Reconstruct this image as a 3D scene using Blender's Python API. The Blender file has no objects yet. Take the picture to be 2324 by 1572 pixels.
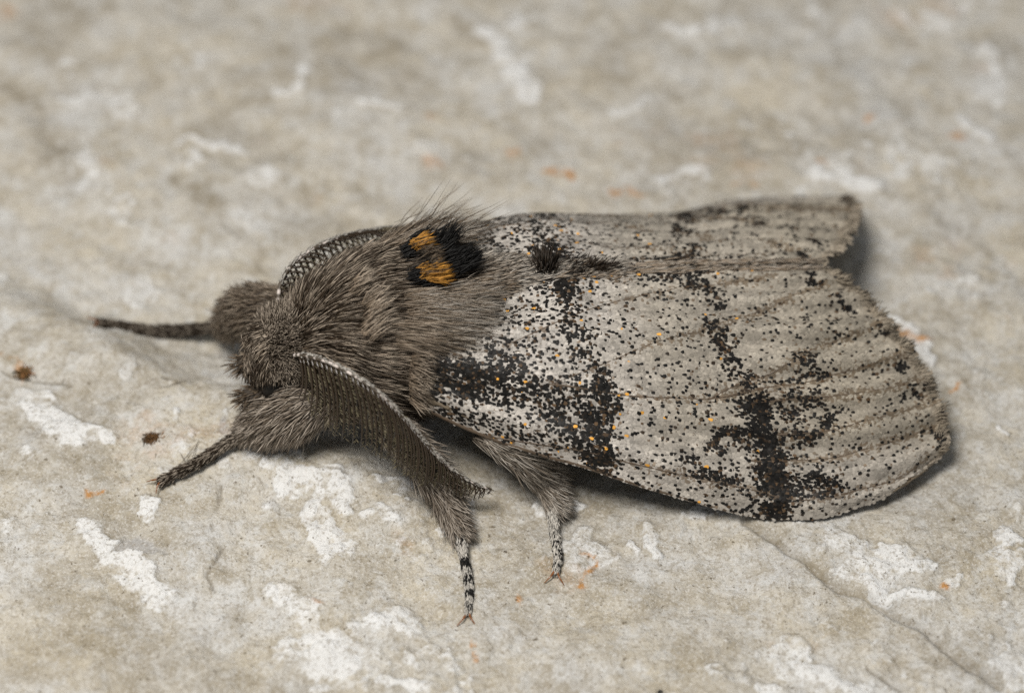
import bpy, math
import numpy as np
from mathutils import Vector, Matrix

# 1 Blender unit = 1 cm (macro scene; the moth's forewing is about 21 mm long)
scene = bpy.context.scene
col = scene.collection
rng = np.random.default_rng(11)

# ------------------------------------------------------------------ camera
ELEV = math.radians(45.0)
LENS, SENSOR, FRAME_W = 100.0, 36.0, 4.2
DIST = FRAME_W * LENS / SENSOR
FWD = np.array([0.0, math.cos(ELEV), -math.sin(ELEV)])
UP = np.array([0.0, math.sin(ELEV), math.cos(ELEV)])
CAM = -FWD * DIST
cam_data = bpy.data.cameras.new('camera')
cam = bpy.data.objects.new('camera', cam_data)
col.objects.link(cam)
cam.location = CAM
cam.rotation_euler = (math.pi / 2 - ELEV, 0, 0)
cam_data.lens = LENS
cam_data.sensor_width = SENSOR
cam_data.clip_start = 0.05
cam_data.clip_end = 200
cam_data.dof.use_dof = True
cam_data.dof.focus_distance = DIST - 0.80
cam_data.dof.aperture_fstop = 0.36
scene.camera = cam
scene.cycles.use_denoising = False

# ------------------------------------------------------------------ light
world = bpy.data.worlds.new('World')
scene.world = world
world.use_nodes = True
world.node_tree.nodes['Background'].inputs['Color'].default_value = (0.95, 0.98, 1.0, 1)
world.node_tree.nodes['Background'].inputs['Strength'].default_value = 0.25


def area_lamp(name, loc, target, size, energy, color):
    ld = bpy.data.lights.new(name, 'AREA')
    ld.shape = 'DISK'
    ld.size = size
    ld.energy = energy
    ld.color = color
    o = bpy.data.objects.new(name, ld)
    col.objects.link(o)
    o.location = loc
    o.rotation_euler = (Vector(target) - Vector(loc)).to_track_quat('-Z', 'Y').to_euler()
    return o


area_lamp('diffused_flash', (-2.8, -4.6, 12.2), (0, 0, 0), 4.6, 2200.0, (1.0, 0.97, 0.92))

vs = scene.view_settings
vs.view_transform = 'Standard'
vs.look = 'None'
vs.exposure = 0.0
vs.gamma = 1.0
vs.use_curve_mapping = False

# ------------------------------------------------------------------ measuring helpers
GW, GH = 2324.0, 1572.0                      # grid on which the photograph was measured


def norm(a):
    return a / np.maximum(np.linalg.norm(a, axis=-1, keepdims=True), 1e-9)


def ray(px, py):
    k = FRAME_W / GW / DIST
    x = (np.asarray(px, float) - GW / 2) * k
    y = -(np.asarray(py, float) - GH / 2) * k
    return np.stack([x, FWD[1] + y * UP[1], FWD[2] + y * UP[2]], -1)


def at(px, py, z):
    d = ray(px, py)
    s = (np.asarray(z, float) - CAM[2]) / d[..., 2]
    return CAM + d * s[..., None]


def project(P):
    v = P - CAM
    dep = v @ FWD
    k = FRAME_W / GW / DIST
    return np.stack([v[..., 0] / dep / k + GW / 2, -(v @ UP) / dep / k + GH / 2], -1)


# body frame: t runs head to tail, q to the moth's left (the viewer's side)
AO = np.array([1.615, 0.037, 0.0])
AT = np.array([0.979, 0.206, 0.0]); AT /= np.linalg.norm(AT)
AQ = np.array([AT[1], -AT[0], 0.0])
ZZ = np.array([0, 0, 1.0])


def W(t, q, z):
    t, q, z = np.broadcast_arrays(np.asarray(t, float), q, z)
    return AO + t[..., None] * AT + q[..., None] * AQ + z[..., None] * ZZ


def body_coords(P):
    d = P - AO
    return d @ AT, d @ AQ, P[..., 2]


def mirror(P):
    q = (P - AO) @ AQ
    return P - 2 * q[..., None] * AQ


def on_midplane(px, py):
    d = ray(px, py)
    s = ((AO - CAM) @ AQ) / (d @ AQ)
    return CAM + d * np.asarray(s)[..., None]


def spline(pts, n):
    """Catmull-Rom through pts, n samples evenly spaced by length"""
    P = np.asarray(pts, float)
    E = np.vstack([2 * P[0] - P[1], P, 2 * P[-1] - P[-2]])
    out = []
    for i in range(len(P) - 1):
        p0, p1, p2, p3 = E[i:i + 4]
        t = np.linspace(0, 1, 24, endpoint=False)[:, None]
        out.append(0.5 * (2 * p1 + (p2 - p0) * t + (2 * p0 - 5 * p1 + 4 * p2 - p3) * t ** 2 + (3 * p1 - p0 - 3 * p2 + p3) * t ** 3))
    out.append(P[-1:])
    C = np.vstack(out)
    L = np.r_[0, np.cumsum(np.linalg.norm(np.diff(C[:, :3], axis=0), axis=1))]
    s = np.linspace(0, L[-1], n)
    return np.stack([np.interp(s, L, C[:, k]) for k in range(C.shape[1])], -1)


def hash2(ix, iy, seed):
    h = (ix.astype(np.int64) * 374761393 + iy.astype(np.int64) * 668265263 + seed * 1442695041) & 0x7fffffff
    h = ((h ^ (h >> 13)) * 1274126177) & 0x7fffffff
    return ((h ^ (h >> 16)) & 0xffff) / 65535.0


def vnoise(x, y, seed=0):
    ix, iy = np.floor(x), np.floor(y)
    fx, fy = x - ix, y - iy
    fx = fx * fx * fx * (fx * (fx * 6 - 15) + 10)
    fy = fy * fy * fy * (fy * (fy * 6 - 15) + 10)
    a, b = hash2(ix, iy, seed), hash2(ix + 1, iy, seed)
    c, d = hash2(ix, iy + 1, seed), hash2(ix + 1, iy + 1, seed)
    return (a + (b - a) * fx) * (1 - fy) + (c + (d - c) * fx) * fy


def fbm(x, y, seed=0, octv=4, gain=0.5):
    s, a, tot = 0, 1.0, 0
    for o in range(octv):
        c, n = math.cos(o * 0.7 + .3), math.sin(o * 0.7 + .3)
        s = s + a * vnoise((x * c - y * n) * 2 ** o, (x * n + y * c) * 2 ** o, seed + o)
        tot += a
        a *= gain
    return s / tot


def sstep(a, b, x):
    t = np.clip((x - a) / (b - a), 0, 1)
    return t * t * (3 - 2 * t)


# ------------------------------------------------------------------ mesh helpers
def link(name, me, parent=None, offset=None, **props):
    o = bpy.data.objects.new(name, me)
    col.objects.link(o)
    if parent is not None:
        o.parent = parent
    for k, v in props.items():
        o[k] = v
    return o


def make_mesh(name, verts, loops, starts, totals, mat, smooth=True, colors=None):
    me = bpy.data.meshes.new(name)
    verts = np.ascontiguousarray(verts, np.float32)
    me.vertices.add(len(verts))
    me.vertices.foreach_set('co', verts.ravel())
    me.loops.add(len(loops))
    me.loops.foreach_set('vertex_index', np.ascontiguousarray(loops, np.int32))
    me.polygons.add(len(starts))
    me.polygons.foreach_set('loop_start', np.ascontiguousarray(starts, np.int32))
    me.polygons.foreach_set('use_smooth', np.full(len(starts), smooth))
    me.update(calc_edges=True)
    if colors is not None:
        ca = me.color_attributes.new('tint', 'FLOAT_COLOR', 'POINT')
        c4 = np.ones((len(verts), 4), np.float32)
        c4[:, :3] = colors
        ca.data.foreach_set('color', c4.ravel())
    if mat:
        me.materials.append(mat)
    return me


def poly_mesh(name, verts, faces, mat, smooth=True, colors=None):
    faces = np.asarray(faces)
    k = faces.shape[1]
    n = len(faces)
    return make_mesh(name, verts, faces.ravel(), np.arange(n) * k, np.full(n, k), mat, smooth, colors)


def grid_faces(nu, nv, wrap=False):
    i = np.arange(nu - 1)[:, None]
    j = np.arange(nv if wrap else nv - 1)[None, :]
    jn = (j + 1) % nv
    return np.stack(np.broadcast_arrays(i * nv + j, (i + 1) * nv + j, (i + 1) * nv + jn, i * nv + jn), -1).reshape(-1, 4)


def frames(path):
    T = norm(np.gradient(path, axis=0))
    ref = np.array([0, 0, 1.0]) if abs(T[0, 2]) < .9 else np.array([1.0, 0, 0])
    U = np.empty_like(T)
    u = ref - T[0] * (ref @ T[0])
    for i in range(len(T)):
        u = u - T[i] * (u @ T[i])
        u = u / np.linalg.norm(u)
        U[i] = u
    return T, U, np.cross(T, U)


def tube(path, radius, sides=10, caps=True):
    path = np.asarray(path, float)
    n = len(path)
    radius = np.broadcast_to(np.asarray(radius, float), (n,))
    T, U, V = frames(path)
    a = np.linspace(0, 2 * math.pi, sides, endpoint=False)
    ring = U[:, None, :] * np.cos(a)[None, :, None] + V[:, None, :] * np.sin(a)[None, :, None]
    verts = (path[:, None, :] + ring * radius[:, None, None]).reshape(-1, 3)
    faces = grid_faces(n, sides, True)
    if caps:
        verts = np.vstack([verts, path[0], path[-1]])
        c0, c1 = n * sides, n * sides + 1
        j = np.arange(sides)
        jn = (j + 1) % sides
        f0 = np.stack([np.full(sides, c0), j, jn, jn], -1)
        f1 = np.stack([np.full(sides, c1), (n - 1) * sides + jn, (n - 1) * sides + j, (n - 1) * sides + j], -1)
        return verts, faces, np.vstack([f0, f1])[:, :3]
    return verts, faces, np.zeros((0, 3), int)


def mixed_mesh(name, verts, quads, tris, mat, smooth=True, colors=None):
    quads = np.asarray(quads, int).reshape(-1, 4)
    tris = np.asarray(tris, int).reshape(-1, 3)
    loops = np.r_[quads.ravel(), tris.ravel()]
    tot = np.r_[np.full(len(quads), 4), np.full(len(tris), 3)]
    st = np.r_[0, np.cumsum(tot)[:-1]]
    return make_mesh(name, verts, loops, st, tot, mat, smooth, colors)


def tube_mesh(name, path, radius, mat, sides=10, smooth=True, colors=None):
    v, q, t = tube(path, radius, sides)
    return mixed_mesh(name, v, q, t, mat, smooth, colors)


def strands(name, roots, d0, bend, length, radius, c_root, c_tip, mat, rings=4, wobble=0.0):
    """tapered three-sided hairs; path = root + L*(s*d0 + s^2*bend)"""
    N = len(roots)
    length = np.broadcast_to(np.asarray(length, float), (N,))
    radius = np.broadcast_to(np.asarray(radius, float), (N,))
    s = np.linspace(0, 1, rings)
    P = roots[:, None, :] + length[:, None, None] * (s[None, :, None] * d0[:, None, :] + (s ** 2)[None, :, None] * bend[:, None, :])
    if wobble > 0:
        P = P + rng.normal(0, 1, (N, 1, 3)) * wobble * length[:, None, None] * np.sin(s * 5)[None, :, None]
    T = norm(np.gradient(P, axis=1))
    r = rng.normal(0, 1, (N, 1, 3))
    U = norm(np.cross(T, np.broadcast_to(r, T.shape)))
    V = np.cross(T, U)
    prof = np.array([0.75, 1.0, 0.85, 0.6, 0.45, .3])[:rings - 1]
    a = np.array([0, 2.0944, 4.18879])
    ring = U[:, :-1, None, :] * np.cos(a)[None, None, :, None] + V[:, :-1, None, :] * np.sin(a)[None, None, :, None]
    body = P[:, :-1, None, :] + ring * (radius[:, None] * prof[None, :])[:, :, None, None]
    nb = (rings - 1) * 3
    verts = np.concatenate([body.reshape(N, nb, 3), P[:, -1:, :]], 1)
    vc = nb + 1
    q = []
    for k in range(rings - 2):
        for j in range(3):
            jn = (j + 1) % 3
            q.append([k * 3 + j, (k + 1) * 3 + j, (k + 1) * 3 + jn, k * 3 + jn])
    k = rings - 2
    t = [[k * 3 + j, nb, k * 3 + (j + 1) % 3] for j in range(3)]
    off = (np.arange(N) * vc)[:, None, None]
    Q = (np.array(q)[None] + off).reshape(-1, 4)
    Tt = (np.array(t)[None] + off).reshape(-1, 3)
    f = np.r_[np.repeat(s[:-1], 3), 1.0]
    f = f ** 1.15
    cr = np.broadcast_to(c_root, (N, 3))
    ct = np.broadcast_to(c_tip, (N, 3))
    C = cr[:, None, :] * (1 - f)[None, :, None] + ct[:, None, :] * f[None, :, None]
    return mixed_mesh(name, verts.reshape(-1, 3), Q, Tt, mat, True, C.reshape(-1, 3))


# ------------------------------------------------------------------ materials
def new_mat(name):
    m = bpy.data.materials.new(name)
    m.use_nodes = True
    return m, m.node_tree.nodes, m.node_tree.links, m.node_tree.nodes['Principled BSDF']


def plain(name, color, rough=0.5, spec=0.4, var=0.25, scale=60, sheen=0.0):
    m, N, L, b = new_mat(name)
    no = N.new('ShaderNodeTexNoise'); no.inputs['Scale'].default_value = scale; no.inputs['Detail'].default_value = 4
    tc = N.new('ShaderNodeTexCoord'); L.new(tc.outputs['Object'], no.inputs['Vector'])
    r = N.new('ShaderNodeValToRGB')
    c = np.array(color)
    r.color_ramp.elements[0].position = .3
    r.color_ramp.elements[1].position = .7
    r.color_ramp.elements[0].color = (*np.clip(c * (1 - var), 0, 1), 1)
    r.color_ramp.elements[1].color = (*np.clip(c * (1 + var), 0, 1), 1)
    L.new(no.outputs['Fac'], r.inputs['Fac'])
    L.new(r.outputs['Color'], b.inputs['Base Color'])
    b.inputs['Roughness'].default_value = rough
    b.inputs['Specular IOR Level'].default_value = spec
    bp = N.new('ShaderNodeBump'); bp.inputs['Strength'].default_value = .3; bp.inputs['Distance'].default_value = .004
    L.new(no.outputs['Fac'], bp.inputs['Height']); L.new(bp.outputs['Normal'], b.inputs['Normal'])
    return m


def tinted(name, rough=0.5, spec=0.3, trans=0.0):
    m, N, L, b = new_mat(name)
    a = N.new('ShaderNodeAttribute'); a.attribute_name = 'tint'
    L.new(a.outputs['Color'], b.inputs['Base Color'])
    b.inputs['Roughness'].default_value = rough
    b.inputs['Specular IOR Level'].default_value = spec
    return m


M_FUR = tinted('fur_hairs', .45, .16)
M_SCALE = tinted('wing_scale_plates', .50, .12)
M_SKIN = plain('dark_cuticle_under_fur', (.045, .036, .028), .7, .2)
M_MEMBRANE = plain('wing_membrane', (.17, .135, .095), .55, .3, .2, 25)
M_VEIN = plain('wing_vein', (.085, .06, .04), .45, .4)
M_EYE = plain('compound_eye', (.006, .005, .004), .35, .25)
M_SHAFT = tinted('antenna_shaft_scales', .5, .3)
M_BARB = plain('antenna_barb', (.026, .016, .008), .3, .6)
M_CLAW = plain('amber_claw', (.19, .068, .018), .25, .6)

# ------------------------------------------------------------------ stone
GROUND = -0.02
crest_px = [(-500, 610), (-150, 650), (0, 690), (180, 755), (330, 822), (460, 862), (560, 925), (700, 1010), (850, 1075), (935, 1150), (985, 1250), (1010, 1380)]
crest = at(np.array([p[0] for p in crest_px]), np.array([p[1] for p in crest_px]), np.full(len(crest_px), 0.06))[:, :2]
crest_amp = np.array([.12, .14, .15, .15, .14, .13, .12, .11, .10, .07, .035, 0.0])


def crest_field(x, y):
    p = np.stack([x, y], -1)
    best = np.full(x.shape, 1e9)
    sgn = np.zeros(x.shape)
    amp = np.zeros(x.shape)
    wsum = np.zeros(x.shape)
    for i in range(len(crest) - 1):
        a, b = crest[i], crest[i + 1]
        ab = b - a
        h = np.clip(((p - a) @ ab) / (ab @ ab), 0, 1)
        d = p - a - h[..., None] * ab
        dist = np.linalg.norm(d, axis=-1)
        cr = ab[0] * (p[..., 1] - a[1]) - ab[1] * (p[..., 0] - a[0])
        m = dist < best
        best = np.where(m, dist, best)
        sgn = np.where(m, np.where(cr < 0, 1.0, -1.0), sgn)
        wt = 1 / (dist + .05) ** 3
        amp = amp + wt * (crest_amp[i] + (crest_amp[i + 1] - crest_amp[i]) * h)
        wsum = wsum + wt
    return best * sgn, amp / wsum


def H(x, y):
    x, y = np.asarray(x, float), np.asarray(y, float)
    s, amp = crest_field(x, y)
    s = s + (fbm(x * 3, y * 3, 5, 3) - .5) * .10
    h = GROUND + 1.05 * amp * sstep(-.24, .08, s) * np.exp(-np.maximum(s, 0) / 4.0)
    far = np.maximum(np.hypot(x - .3, y + .1) - 1.6, 0)
    h = h + (fbm(x * .55 + 3, y * .55, 21, 3) - .5) * .30 * sstep(0, 2.5, far)
    h = h + (fbm(x * 1.6, y * 1.6, 33, 3) - .5) * .055
    return h


def on_stone(px, py, dz=0.0):
    P = at(px, py, GROUND)
    for _ in range(6):
        P = at(px, py, H(P[..., 0], P[..., 1]) + dz)
    return P


def seg_dist(x, y, pts):
    best = np.full(x.shape, 1e9)
    for a, b in zip(pts[:-1], pts[1:]):
        a, b = np.array(a, float), np.array(b, float)
        ab = b - a
        h = np.clip(((x - a[0]) * ab[0] + (y - a[1]) * ab[1]) / (ab @ ab + 1e-9), 0, 1)
        best = np.minimum(best, np.hypot(x - a[0] - h * ab[0], y - a[1] - h * ab[1]))
    return best


# crusts, stains and cracks of the stone itself, as ground positions
def gpts(px):
    px = np.array(px, float)
    return on_stone(px[:, 0], px[:, 1])[:, :2]


white_spots = [  # pixel polyline, half width in px
    ([(70, 880), (130, 950), (250, 985)], 34), ([(205, 1200), (260, 1260), (345, 1345)], 32), ([(120, 1185), (122, 1195)], 12),
    ([(385, 925), (388, 930)], 12), ([(330, 1150), (345, 1165)], 20), ([(690, 1080), (760, 1100), (790, 1140)], 38), ([(620, 1060), (640, 1090)], 26),
    ([(720, 1180), (760, 1230)], 48), ([(640, 1350), (670, 1380)], 32), ([(700, 1480), (760, 1530)], 60), ([(820, 1440), (900, 1430)], 22),
    ([(900, 1110), (860, 1080)], 26), ([(860, 1160), (890, 1180)], 18),
    ([(1120, 70), (1150, 130), (1200, 215)], 36), ([(1170, 60), (1180, 62)], 16), ([(830, 235), (920, 255)], 16), ([(150, 155), (160, 160)], 14),
    ([(680, 170), (640, 210)], 18), ([(1270, 450), (1280, 455)], 12), ([(1500, 400), (1580, 390)], 16),
    ([(2240, 110), (2250, 180)], 22), ([(2200, 270), (2270, 325)], 22), ([(2050, 30), (2060, 60)], 18), ([(1400, 250), (1480, 240)], 14),
    ([(2100, 30), (2130, 40)], 12), ([(1960, 1290), (1985, 1330), (2000, 1350)], 20), ([(2000, 1275), (2090, 1280)], 26),
    ([(2030, 1350), (2120, 1360)], 26), ([(2160, 1320), (2190, 1325)], 12), ([(2250, 1210), (2300, 1240)], 14), ([(1840, 1535), (1950, 1560)], 34),
    ([(1460, 1200), (1500, 1250)], 18), ([(1540, 1160), (1640, 1160)], 16), ([(1240, 1150), (1330, 1160)], 14), ([(1420, 1240), (1450, 1250)], 16),
    ([(1720, 1560), (1760, 1575)], 18), ([(2250, 980), (2260, 990)], 12), ([(2000, 700), (2060, 740), (2120, 830)], 22), ([(1850, 395), (1960, 420)], 36),
    ([(2290, 1320), (2310, 1325)], 14), ([(1500, 60), (1580, 80)], 14), ([(420, 320), (560, 340)], 12), ([(900, 1540), (980, 1570)], 20),
    ([(590, 960), (600, 965)], 14), ([(500, 940), (545, 980)], 10)]
white_g = [(gpts(p), w / 553.0) for p, w in white_spots]
bare_g = [(gpts([(270, 1235), (330, 1245)]), .045), (gpts([(500, 960), (525, 975)]), .03)]
rust_spots = [([(950, 370), (1000, 380)], 14, .6), ([(1230, 395), (1290, 408)], 14, 1.0), ([(1410, 430), (1440, 432)], 10, 1.0), ([(1130, 350), (1180, 350)], 12, .5),
              ([(2020, 745), (2090, 770)], 15, .9), ([(2165, 880), (2172, 884)], 9, 1.2), ([(2270, 715), (2280, 720)], 10, .8), ([(20, 810), (60, 850)], 9, 1.0),
              ([(210, 1090), (240, 1095)], 9, .8), ([(1062, 1470), (1060, 1490)], 8, .8), ([(1195, 1340), (1200, 1355)], 6, .9), ([(1290, 1250), (1320, 1290), (1312, 1325)], 5, .8),
              ([(0, 15), (20, 40)], 16, .6), ([(1960, 270), (1990, 265)], 12, .6), ([(2180, 300), (2200, 320)], 16, .5), ([(2150, 1325), (2155, 1330)], 8, .9),
              ([(1860, 360), (1880, 365)], 10, .5), ([(1680, 400), (1700, 410)], 12, .5), ([(690, 1365), (700, 1375)], 8, .7), ([(1000, 270), (1010, 275)], 14, .3)]
rust_g = [(gpts(p), w / 553.0, a) for p, w, a in rust_spots]
tan_spots = [([(0, 205), (90, 270)], 26, .9), ([(110, 320), (160, 380), (130, 360)], 46, .8), ([(380, 400), (480, 450)], 24, .9), ([(500, 480), (580, 580), (620, 640)], 9, .7),
             ([(1040, 40), (1120, 110)], 26, .7), ([(1240, 80), (1430, 130)], 14, .6), ([(800, 440), (900, 480)], 30, .4), ([(1150, 300), (1250, 340)], 40, .4),
             ([(1500, 300), (1650, 330)], 30, .5), ([(120, 10), (190, 40)], 30, .6), ([(1180, 1200), (1280, 1220)], 40, .5), ([(1000, 1380), (1120, 1420)], 40, .3),
             ([(1900, 1390), (1960, 1400)], 50, .4), ([(2120, 1480), (2240, 1540)], 34, .7), ([(1560, 1440), (1700, 1480)], 70, .35), ([(280, 1400), (330, 1480)], 40, .4),
             ([(40, 1440), (80, 1500)], 40, .5), ([(60, 1080), (240, 1060)], 26, .4), ([(600, 430), (660, 460)], 24, .5), ([(620, 180), (640, 260)], 26, .4),
             ([(2130, 480), (2200, 560)], 60, .4), ([(1880, 240), (1940, 330)], 40, .4), ([(1250, 1420), (1320, 1440)], 50, .3), ([(1480, 1380), (1530, 1420)], 60, .3)]
tan_g = [(gpts(p), w / 553.0, a) for p, w, a in tan_spots]
groove_g = gpts([(1690, 1185), (1760, 1225), (1830, 1285), (1900, 1330), (1960, 1350), (2040, 1395), (2110, 1440), (2180, 1500), (2260, 1560)])
crack_g = [gpts(p) for p in ([(495, 1100), (480, 1180), (500, 1240), (470, 1300), (485, 1340)], [(690, 1045), (740, 1065), (790, 1078)], [(0, 838), (60, 850), (130, 870), (160, 880)],
                             [(500, 500), (560, 560), (600, 620)], [(1150, 130), (1250, 190), (1400, 250)], [(1100, 1250), (1150, 1240)], [(1960, 1510), (2040, 1560)])]


def build_stone():
    nx, ny = 620, 600
    a = np.linspace(-1, 1, nx)
    b = np.linspace(-1, 1, ny)
    gx = 2.55 * a + 11.5 * np.sign(a) * np.maximum(np.abs(a) - .86, 0) ** 2 / .14 ** 2
    gy = 2.65 * b + 11.5 * np.sign(b) * np.maximum(np.abs(b) - .86, 0) ** 2 / .14 ** 2
    X, Y = np.meshgrid(gx, gy, indexing='ij')
    X = X.ravel(); Y = Y.ravel()
    wx = X + (fbm(X * 7, Y * 7, 41, 4) - .5) * .16
    wy = Y + (fbm(X * 7, Y * 7, 47, 4) - .5) * .16
    fine = fbm(X * 22, Y * 22, 61, 3) - .5
    white = np.zeros_like(X)
    for p, w in white_g:
        d = seg_dist(wx, wy, p) + fine * .05
        white = np.maximum(white, 1 - sstep(w * .55, w * 1.25, d))
    # scattered smaller crusts everywhere
    n1 = fbm(X * 3.1, Y * 3.1, 71, 5, .6)
    white = white * (.55 + .45 * sstep(.38, .52, fbm(X * 15, Y * 15, 73, 4, .6)))
    white = np.maximum(white, .55 * sstep(.655, .72, n1 + fine * .10))
    bare = np.zeros_like(X)
    for p, w in bare_g:
        bare = np.maximum(bare, 1 - sstep(w * .7, w * 1.1, seg_dist(wx, wy, p)))
    white *= 1 - bare
    rust = np.zeros_like(X)
    for p, w, am in rust_g:
        rust = np.maximum(rust, 1.5 * am * (1 - sstep(w * .2, w * 1.5, seg_dist(wx, wy, p) + fine * .03)))
    rust = np.maximum(rust, .25 * sstep(.70, .80, fbm(X * 2.3 + 9, Y * 2.3, 83, 5, .6)))
    tan = np.zeros_like(X)
    for p, w, am in tan_g:
        tan = np.maximum(tan, am * (1 - sstep(w * .3, w * 1.7, seg_dist(wx, wy, p) + fine * .05)))
    tan = np.maximum(tan, .55 * sstep(.50, .70, fbm(X * 1.9, Y * 1.9, 91, 5, .6)))
    wgx = X + (fbm(X * 5, Y * 5, 101, 3) - .5) * .05
    wgy = Y + (fbm(X * 5, Y * 5, 107, 3) - .5) * .05
    gr = 1 - sstep(.004, .030, seg_dist(wgx, wgy, groove_g))
    ck = np.zeros_like(X)
    for p in crack_g:
        ck = np.maximum(ck, 1 - sstep(.001, .009, seg_dist(wgx, wgy, p)))
    ck = ck * sstep(.36, .55, fbm(X * 8, Y * 8, 119, 3))
    tan = np.maximum(tan, gr * .8 * sstep(.25, .6, fbm(X * 6, Y * 6, 113, 3)))
    Z = H(X, Y)
    Z += (fbm(X * 9, Y * 9, 121, 4) - .5) * .026 + fine * .010 + (fbm(X * 3.4, Y * 3.4, 127, 3) - .5) * .05 * sstep(.3, 1.2, np.hypot(X - .5, Y + .35))
    Z += white * .018 - gr * .020 - ck * .010 - bare * .008
    v = np.stack([X, Y, Z], -1)
    me = poly_mesh('stone_surface', v, grid_faces(nx, ny)[:, ::-1] if False else grid_faces(nx, ny), None, True)
    for nm, arr in (('crust', white), ('rust', rust), ('tan', tan), ('crack', np.maximum(ck, gr * .35)), ('bare', bare)):
        at_ = me.attributes.new(nm, 'FLOAT', 'POINT')
        at_.data.foreach_set('value', np.ascontiguousarray(arr, np.float32))
    m, N, L, bs = new_mat('limestone')
    tc = N.new('ShaderNodeTexCoord')

    def noise(scale, detail=5, rough=.55, dist=0.0):
        n = N.new('ShaderNodeTexNoise')
        n.inputs['Scale'].default_value = scale
        n.inputs['Detail'].default_value = detail
        n.inputs['Roughness'].default_value = rough
        n.inputs['Distortion'].default_value = dist
        L.new(tc.outputs['Object'], n.inputs['Vector'])
        return n.outputs['Fac']

    def ramp(src, p0, p1):
        r = N.new('ShaderNodeMapRange')
        r.inputs['From Min'].default_value = p0
        r.inputs['From Max'].default_value = p1
        r.clamp = True
        L.new(src, r.inputs['Value'])
        return r.outputs['Result']

    def math_(op, a, b):
        n = N.new('ShaderNodeMath'); n.operation = op
        for i, s in enumerate((a, b)):
            if isinstance(s, (int, float)):
                n.inputs[i].default_value = s
            else:
                L.new(s, n.inputs[i])
        n.use_clamp = True
        return n.outputs[0]

    def mix(f, a, b):
        n = N.new('ShaderNodeMix'); n.data_type = 'RGBA'
        for s, i in ((f, 0), (a, 6), (b, 7)):
            if isinstance(s, tuple):
                n.inputs[i].default_value = (*s, 1)
            elif isinstance(s, (int, float)):
                n.inputs[i].default_value = s
            else:
                L.new(s, n.inputs[i])
        return n.outputs[2]

    def attr(nm):
        a = N.new('ShaderNodeAttribute'); a.attribute_name = nm
        return a.outputs['Fac']

    c = mix(ramp(noise(2.2, 7, .68), .38, .62), (.51, .46, .37), (.53, .52, .50))
    c = mix(math_('MULTIPLY', ramp(noise(6.5, 8, .72, .3), .45, .62), .70), c, (.31, .265, .19))
    c = mix(math_('MULTIPLY', ramp(noise(11, 7, .72), .49, .63), .62), c, (.585, .585, .575))
    c = mix(math_('MULTIPLY', ramp(noise(24, 6, .72), .52, .66), .45), c, (.26, .225, .165))
    tanf = math_('MULTIPLY', attr('tan'), ramp(noise(18, 5, .65), .30, .62))
    c = mix(math_('MULTIPLY', tanf, 1.0), c, (.20, .163, .105))
    def soft(op, x, y):
        n = N.new('ShaderNodeMath'); n.operation = op
        for i, q in enumerate((x, y)):
            if isinstance(q, (int, float)):
                n.inputs[i].default_value = q
            else:
                L.new(q, n.inputs[i])
        return n.outputs[0]

    wsum = soft('ADD', attr('crust'), soft('MULTIPLY', soft('SUBTRACT', noise(22, 7, .72), .5), 1.5))
    c = mix(math_('MULTIPLY', ramp(wsum, .36, .70), .80), c, (.74, .74, .735))
    c = mix(attr('bare'), c, (.36, .345, .325))
    rf = math_('MULTIPLY', attr('rust'), ramp(noise(26, 5, .6), .35, .60))
    c = mix(math_('MULTIPLY', rf, 1.0), c, (.44, .22, .075))
    # fine mineral grain and dark specks
    c = mix(math_('MULTIPLY', ramp(noise(58, 4, .75), .52, .62), .58), c, (.23, .19, .135))
    c = mix(math_('MULTIPLY', ramp(noise(95, 3, .75), .54, .62), .45), c, (.70, .68, .65))
    c = mix(math_('MULTIPLY', ramp(noise(52, 2, .5), .685, .72), .75), c, (.10, .075, .045))
    c = mix(math_('MULTIPLY', attr('crack'), .7), c, (.13, .105, .07))
    L.new(c, bs.inputs['Base Color'])
    bs.inputs['Roughness'].default_value = .82
    bs.inputs['Specular IOR Level'].default_value = .25
    bp = N.new('ShaderNodeBump'); bp.inputs['Strength'].default_value = .9; bp.inputs['Distance'].default_value = .012
    L.new(noise(55, 6, .7), bp.inputs['Height'])
    bp2 = N.new('ShaderNodeBump'); bp2.inputs['Strength'].default_value = .5; bp2.inputs['Distance'].default_value = .03
    L.new(noise(13, 5, .6), bp2.inputs['Height'])
    L.new(bp2.outputs['Normal'], bp.inputs['Normal'])
    L.new(bp.outputs['Normal'], bs.inputs['Normal'])
    me.materials.append(m)
    link('stone_surface', me, kind='structure', label='pale grey and beige weathered stone with white crusts')


build_stone()

# ------------------------------------------------------------------ moth
base_loc = W(-1.6, 0, GROUND)
moth = bpy.data.objects.new('moth', None)
moth.empty_display_size = .2
moth.location = base_loc
col.objects.link(moth)
moth['label'] = 'furry grey brown moth with black speckled pale wings resting on stone'
moth['category'] = 'moth'
INV = Matrix.Translation(base_loc).inverted()


def part(name, me, parent=None, **props):
    """part of the moth; mesh data is in world coordinates"""
    if parent is None:
        o = link(name, me, moth, **props)
        o.matrix_parent_inverse = INV
    else:
        o = link(name, me, parent, **props)
    return o


BROWN_D = np.array([.036, .025, .016])
BROWN_M = np.array([.18, .134, .092])
BEIGE = np.array([.47, .395, .315])
PALE = np.array([.60, .56, .50])
BLACK = np.array([.008, .0075, .007])
ORANGE = np.array([.58, .28, .055])

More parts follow.
